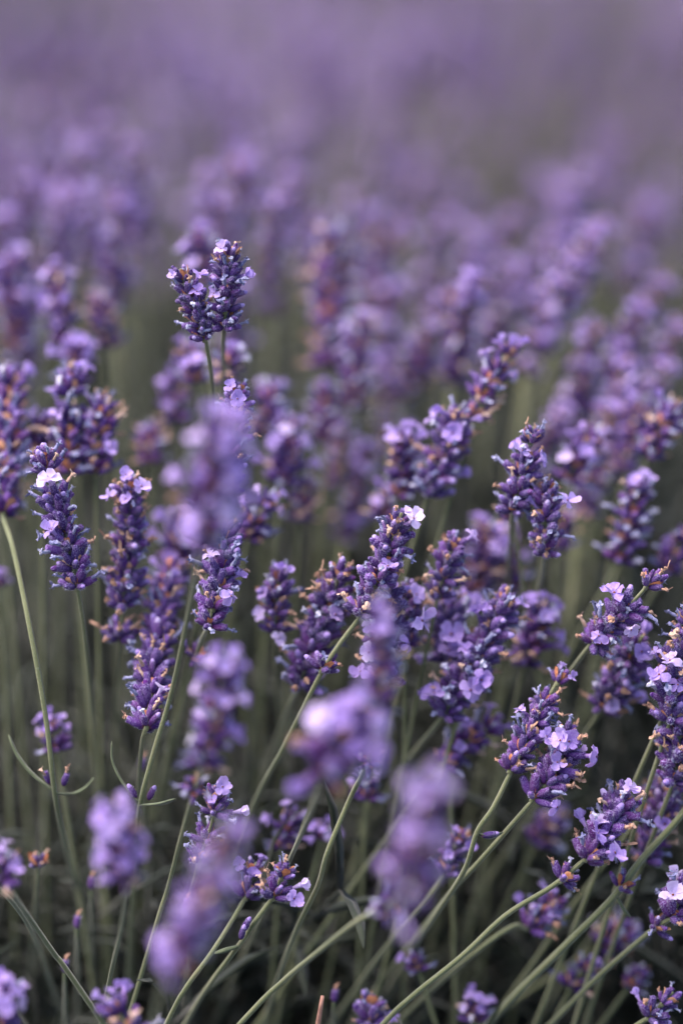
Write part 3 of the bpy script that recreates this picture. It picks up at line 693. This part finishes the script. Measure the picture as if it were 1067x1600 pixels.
def replicate(name, protos, places, matkeys):
    """places: (proto index, 3x4 matrix) -> one joined mesh"""
    V = []; F = []; C = []; MI = []; off = 0
    for pi, Mx in places:
        v, f, c, mi, mk = protos[pi]; A = np.array(Mx)[:3, :3]; t = np.array(Mx)[:3, 3]
        V.append(v @ A.T + t); F.append(f + off); cc = c.copy(); cc[:, 1] = np.random.rand(); C.append(cc)
        mp = np.array([matkeys.index(k) for k in mk]); MI.append(mp[mi]); off += len(v)
    return raw_mesh(name, np.concatenate(V), np.concatenate(F), np.concatenate(C), matkeys, np.concatenate(MI))
np.random.seed(5)
M['leaf_dim'] = mat_simple('dimmed_leaf', [(.25, (.022, .030, .018)), (.5, (.040, .052, .031)), (.8, (.07, .085, .054))], 200, .75, .2, .12)  # leaf colour dimmed to paint in shade low in the bed; also on bushes
# ground
def ground_mat():
    m, n, l, b, o = newmat('soil')
    g = n.new('ShaderNodeTexCoord').outputs['Object']
    n1 = noise(n, l, 9, 6, g); n2 = noise(n, l, 160, 4, g)
    c = ramp(n, l, n1, [(.3, (.035, .030, .022)), (.55, (.060, .050, .036)), (.75, (.045, .055, .030))])
    c = mixc(n, l, ramp(n, l, n2, [(.45, g3(0)), (.7, g3(.5))]), c, (.10, .085, .065))
    l.new(c, b.inputs['Base Color']); b.inputs['Roughness'].default_value = .95
    bump(n, l, b, n2, .8, .01); return m
M['soil'] = ground_mat()
gv = []; gf = []; xs = [-300, -60, -20] + [i * .25 for i in range(-32, 33)] + [20, 60, 300]; ys = [-40, -10, -3] + [i * .25 for i in range(-8, 65)] + [25, 60, 150, 400]
for j, yv in enumerate(ys):
    for i, xv in enumerate(xs): gv.append((xv, yv, .02 * math.sin(xv * 2.1 + yv) * math.cos(yv * 1.7) if abs(xv) < 9 and -3 < yv < 17 else 0))
nx = len(xs)
for j in range(len(ys) - 1):
    for i in range(nx - 1): gf.append((j * nx + i, j * nx + i + 1, (j + 1) * nx + i + 1, (j + 1) * nx + i))
me = bpy.data.meshes.new('ground'); me.from_pydata(gv, [], gf); me.materials.append(M['soil'])
o = bpy.data.objects.new('ground', me); COL.objects.link(o); o['kind'] = 'structure'

# leafy shoots
rm = random.Random(9)
def shoot_mb(h, nl, seed, mk='foliage', ll=34):
    random.seed(seed); rd = random.Random(seed); mb = MB()
    ph = rd.uniform(0, 6.28); lean = (rd.uniform(-.15, .15), rd.uniform(-.15, .15))
    ax = [Vector((lean[0] * t * t * h, lean[1] * t * t * h, t * h)) * MM for t in (0, .35, .7, 1)]
    tube(mb, ax, .8 * MM, mk, 4, cap=False)
    for k in range(nl):
        t = .15 + .85 * (k // 2) / max(1, (nl // 2 - 1)); a = ph + (k % 2) * math.pi + (k // 2) * 1.57 + rd.uniform(-.3, .3)
        p = Vector((lean[0] * t * t * h, lean[1] * t * t * h, t * h)) * MM
        d = Vector((math.cos(a), math.sin(a), 0)); l_ = ll * rd.uniform(.6, 1.1) * MM; up = rd.uniform(.5, 1.4) + t
        pts = [p, p + (d * .35 + Vector((0, 0, .35 * up))) * l_ * .8, p + (d * .75 + Vector((0, 0, .6 * up))) * l_ * .8, p + (d * (1.1) + Vector((0, 0, .7 * up))) * l_ * .8]
        n = d.cross(Vector((0, 0, 1))); w = rd.uniform(1.2, 1.9) * MM; vs = []; cs = []
        for i, q in enumerate(pts):
            ww = w * (.5, 1, .9, .15)[i]; vs += [q - n * ww, q + n * ww, q + (Vector((0, 0, -1)) + d * .4) * ww * .5]; cs += [(i / 3, .5, 0)] * 3
        fs = []
        for i in range(3):
            for s_ in range(3): fs.append((i * 3 + s_, i * 3 + (s_ + 1) % 3, (i + 1) * 3 + (s_ + 1) % 3, (i + 1) * 3 + s_))
        mb.add(vs, fs, mk, cs)
    return mb
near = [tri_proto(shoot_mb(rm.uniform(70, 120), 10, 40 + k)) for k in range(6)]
pl = []
for _ in range(6400):
    x = rm.uniform(-.8, .8); y = rm.uniform(.3, 2.1)
    if _ < 5400: x = rm.uniform(-.33, .33); y = rm.uniform(.58, 1.5)
    top = .43 + .05 * math.sin(x * 9 + 1) * math.cos(y * 6) - .10 * max(0, .62 - y) / .3
    top += (.06 if y > .95 else .03) if y > .8 else -.05
    z = top - .06 - .2 * rm.random() ** 1.6
    s = rm.uniform(.8, 1.25)
    pl.append((rm.randrange(6), Matrix.LocRotScale(Vector((x, y, z)), Quaternion((rm.uniform(-1, 1), rm.uniform(-1, 1), 0), rm.uniform(0, .9)) @ Quaternion((0, 0, 1), rm.uniform(0, 6.28)), (s, s, s))))
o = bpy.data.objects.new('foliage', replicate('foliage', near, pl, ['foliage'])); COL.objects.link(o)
o['kind'] = 'stuff'; o['label'] = 'grey green narrow lavender leaves under the stalks, painted dark for shade'; o['category'] = 'foliage'

big = [tri_proto(shoot_mb(rm.uniform(60, 110), 8, 340 + k, 'leaf_dim', 50)) for k in range(6)]
pl = []
for _ in range(110):
    x = rm.uniform(-.34, .24); y = rm.uniform(.93, 1.35); s = rm.uniform(.8, 1.2)
    z = .33 + .1 * rm.random() + (.02 if x < 0 else 0) - .12 * max(0, .7 - y) / .2
    pl.append((rm.randrange(6), Matrix.LocRotScale(Vector((x, y, z)), Quaternion((rm.uniform(-1, 1), rm.uniform(-1, 1), 0), rm.uniform(.1, .9)) @ Quaternion((0, 0, 1), rm.uniform(0, 6.28)), (s * 1.25, s * 1.25, s))))
o = bpy.data.objects.new('leafy_shoots', replicate('leafy_shoots', big, pl, ['leaf_dim'])); COL.objects.link(o)
o['kind'] = 'stuff'; o['label'] = 'paler lavender leaf shoots reaching up out of the dark foot of the bed'; o['category'] = 'foliage'

# bare stems crowding behind the crisp flowers, and the beds beyond
def cheap_stalk(h, seed, nb=16, lilac=.25, green=False):
    rd = random.Random(seed); random.seed(seed); mb = MB(); mk = 'stem'
    a = (rd.uniform(-.12, .12), rd.uniform(-.12, .12))
    f = lambda t: Vector((a[0] * t * t * h, a[1] * t * t * h, t * h))
    tube(mb, [f(t) for t in (0, .4, .8, 1)], 1.2 * MM, 'leaf_dim' if (green and seed % 3) else 'stem', 3, cap=False)  # most thicket stems take the dimmed colour, shade painted in
    if green: return mb
    L = rd.uniform(.04, .065)
    for k in range(nb):
        t = 1 - L / h * (k / nb); an = rd.uniform(0, 6.28); p = f(t); r = rd.uniform(3.0, 4.6) * MM; e = Vector((math.cos(an), math.sin(an), .55))
        c = p + Vector((math.cos(an), math.sin(an), 0)) * r; mt = 'bloom' if rd.random() < lilac + .1 else ('dry' if rd.random() < .05 else 'calyx')
        sz = (3.1 if mt == 'bloom' else 2.9) * MM; u, w = frame(e); e = e.normalized()
        if mt == 'bloom': e = e * .8
        vs = [c - e * sz, c + u * sz * .62, c + w * sz * .62, c - u * sz * .62, c - w * sz * .62, c + e * sz]; g = rd.random()
        mb.add(vs, [(0, 2, 1), (0, 3, 2), (0, 4, 3), (0, 1, 4), (5, 1, 2), (5, 2, 3), (5, 3, 4), (5, 4, 1)], mt, [(.2, g, 0), (.6, g, 0), (.6, g, 0), (.6, g, 0), (.6, g, 0), (.9, g, 0)])
    return mb
keys = ['stem', 'leaf_dim', 'bloom', 'dry', 'calyx']
st = [tri_proto(cheap_stalk(rm.uniform(.46, .56), 70 + k, green=True)) for k in range(6)]
pl = []
for _ in range(380):
    y = rm.uniform(1.5, 2.2); x = rm.uniform(-.8, .8) if _ % 2 else rm.uniform(-.3, .3)
    pl.append((rm.randrange(6), Matrix.LocRotScale(Vector((x, y, .02)), Quaternion((rm.uniform(-.6, .3), 1, 0), rm.uniform(-.05, .2) + max(0, x) * 1.6) @ Quaternion((0, 0, 1), rm.uniform(0, 6.28)), (1, 1, rm.uniform(.85, 1.05)))))
o = bpy.data.objects.new('stem_thicket', replicate('stem_thicket', st, pl, keys)); COL.objects.link(o)
o['kind'] = 'stuff'; o['label'] = 'thicket of green lavender stems blurring behind the flowers'; o['category'] = 'stems'

fs_ = [tri_proto(cheap_stalk(rm.uniform(.50, .64), 170 + k, nb=17, lilac=.4 + .55 * k / 13)) for k in range(14)]
fsh = [tri_proto(shoot_mb(rm.uniform(160, 240), 12, 240 + k, 'leaf', 60)) for k in range(5)]
pl = []; pg = []
def dens(x, y):
    if y < 2.15: return .55 if x < .03 else .10
    if math.hypot(x + .36, y - 2.75) < .3 or math.hypot(x - .46, y - 2.7) < .22: return -.2
    return .55 + .45 * math.cos((y + .18 * x - 2.85) * 2 * math.pi / 1.4)
n = 0
while n < 8200:
    u = rm.random(); y = rm.uniform(1.7, 2.2) if u < .1 else (rm.uniform(2.2, 4.3) if u < .72 else rm.uniform(4.3, 9.5)); hw = .22 + .25 * y; x = rm.uniform(-hw, hw)
    if y > 2.1 and rm.random() > dens(x, y) * 1.5 + .04: continue
    if y <= 2.1 and rm.random() > dens(x, y): continue
    cl = math.sin(11.0 * x + 2.1 * y + 1) * math.sin(4.6 * y - 3.1 * x)
    if cl < -.2 and rm.random() < .8: continue
    n += 1; zs = 1.0 + (.07 if y < 2.2 else .2) * cl + (.08 * math.sin(x * 3 + y * 2)); zs *= .88 + .2 * max(0, dens(x, y)) + (.05 if y > 2.3 else 0)
    wide = 1.0 if y < 2.2 else 1.8
    pl.append((min(13, max(0, int(7.5 + 6 * cl + rm.gauss(0, 2)))), Matrix.LocRotScale(Vector((x, y, .03)), Quaternion((rm.uniform(-1, 1), rm.uniform(-1, 1), 0), rm.uniform(0, .35)) @ Quaternion((0, 0, 1), rm.uniform(0, 6.28)), (wide, wide, zs))))
for _ in range(1500):
    y = 1.7 + 10 * rm.random() ** 1.7; hw = .45 + .32 * y; x = rm.uniform(-hw, hw)
    if rm.random() > dens(x, y) + .5: continue
    s = rm.uniform(1.2, 1.8)
    pg.append((rm.randrange(5), Matrix.LocRotScale(Vector((x, y, rm.uniform(.02, .12))), Quaternion((rm.uniform(-1, 1), rm.uniform(-1, 1), 0), rm.uniform(0, .7)) @ Quaternion((0, 0, 1), rm.uniform(0, 6.28)), (s, s, s))))
o = bpy.data.objects.new('lavender_field', replicate('lavender_field', fs_, pl, keys)); COL.objects.link(o)
o['kind'] = 'stuff'; o['label'] = 'far beds of purple lavender melting into blur'; o['category'] = 'lavender field'
o = bpy.data.objects.new('bed_foliage', replicate('bed_foliage', fsh, pg, ['leaf'])); COL.objects.link(o)
o['kind'] = 'stuff'; o['label'] = 'grey green leaves at the foot of the far lavender beds'; o['category'] = 'foliage'

for (cx, cy, rr, hh, lab) in ((-.36, 2.75, .2, .70, 'dark green flowerless bush far off behind the left of the beds'), (.47, 2.75, .14, .66, 'dark green flowerless bush far off behind the right of the beds')):
    pb = []
    for _ in range(260):
        an = rm.uniform(0, 6.28); q = rm.random() ** .5; z = rm.uniform(.05, hh * (1 - .35 * q * q)) - .12
        pb.append((rm.randrange(6), Matrix.LocRotScale(Vector((math.cos(an) * q * rr, math.sin(an) * q * rr, max(.02, z))), Quaternion((-math.sin(an), math.cos(an), 0), rm.uniform(0, .8)) @ Quaternion((0, 0, 1), rm.uniform(0, 6.28)), (1.5, 1.5, 1.3))))
    o = bpy.data.objects.new('bush', None); COL.objects.link(o); o.location = (cx, cy, 0); o['label'] = lab; o['category'] = 'bush'
    c = bpy.data.objects.new('leaves', replicate('leaves', big, pb, ['leaf_dim'])); COL.objects.link(c); c.parent = o
    st_ = MB(); tube(st_, [Vector((0, 0, 0)), Vector((.01, 0, .2)), Vector((0, .02, .4))], lambda t_: .012 - .008 * t_, 'twig', 7)
    obj('trunk', st_.mesh('trunk'), o)

# dry twig at the bottom edge and pale young buds in the shade
random.seed(2)
t = thing('dry_twig', 'short pinkish dry twig sticking up at the bottom edge', 'twig', P(492, 1640, 1))
mb = MB(); tube(mb, [p - P(492, 1640, 1) for p in (P(492, 1640, 1), P(497, 1600, 1), P(501, 1575, 0), P(504, 1556, 0))], lambda t_: (1.2 - .5 * t_) * MM, 'twig', 7)
obj('stick', mb.mesh('stick'), t)
for (x, y, b, lab) in ((143, 1390, 6, 'upper of the small salmon buds in the dark lower left'), (121, 1451, 5, 'middle one of the small salmon buds in the dark lower left'), (102, 1520, 4, 'lowest of the small salmon buds in the dark lower left'),
                       (292, 1425, 3, 'salmon bud beside the slanting blurred head'), (522, 1566, 5, 'salmon bud low right of the dry twig'), (222, 1205, 7, 'salmon bud above the node of the bare stem, lower left')):
    g0 = P(x + 2, y + 160, b + 9)
    r = thing('young_bud_sprig', lab, 'bud', g0)
    mb = MB(); tube(mb, crom([Vector((0, 0, 0)), P(x + 1, y + 70, b + 4) - g0, P(x, y, b) - g0], 4), .8 * MM, 'leaf', 5); obj('stem', mb.mesh('stem'), r)
    obj('bud', CAL['dry'][1], r, P(x, y, b) - g0, Quaternion((0, 1, 0), .1), 1.0)
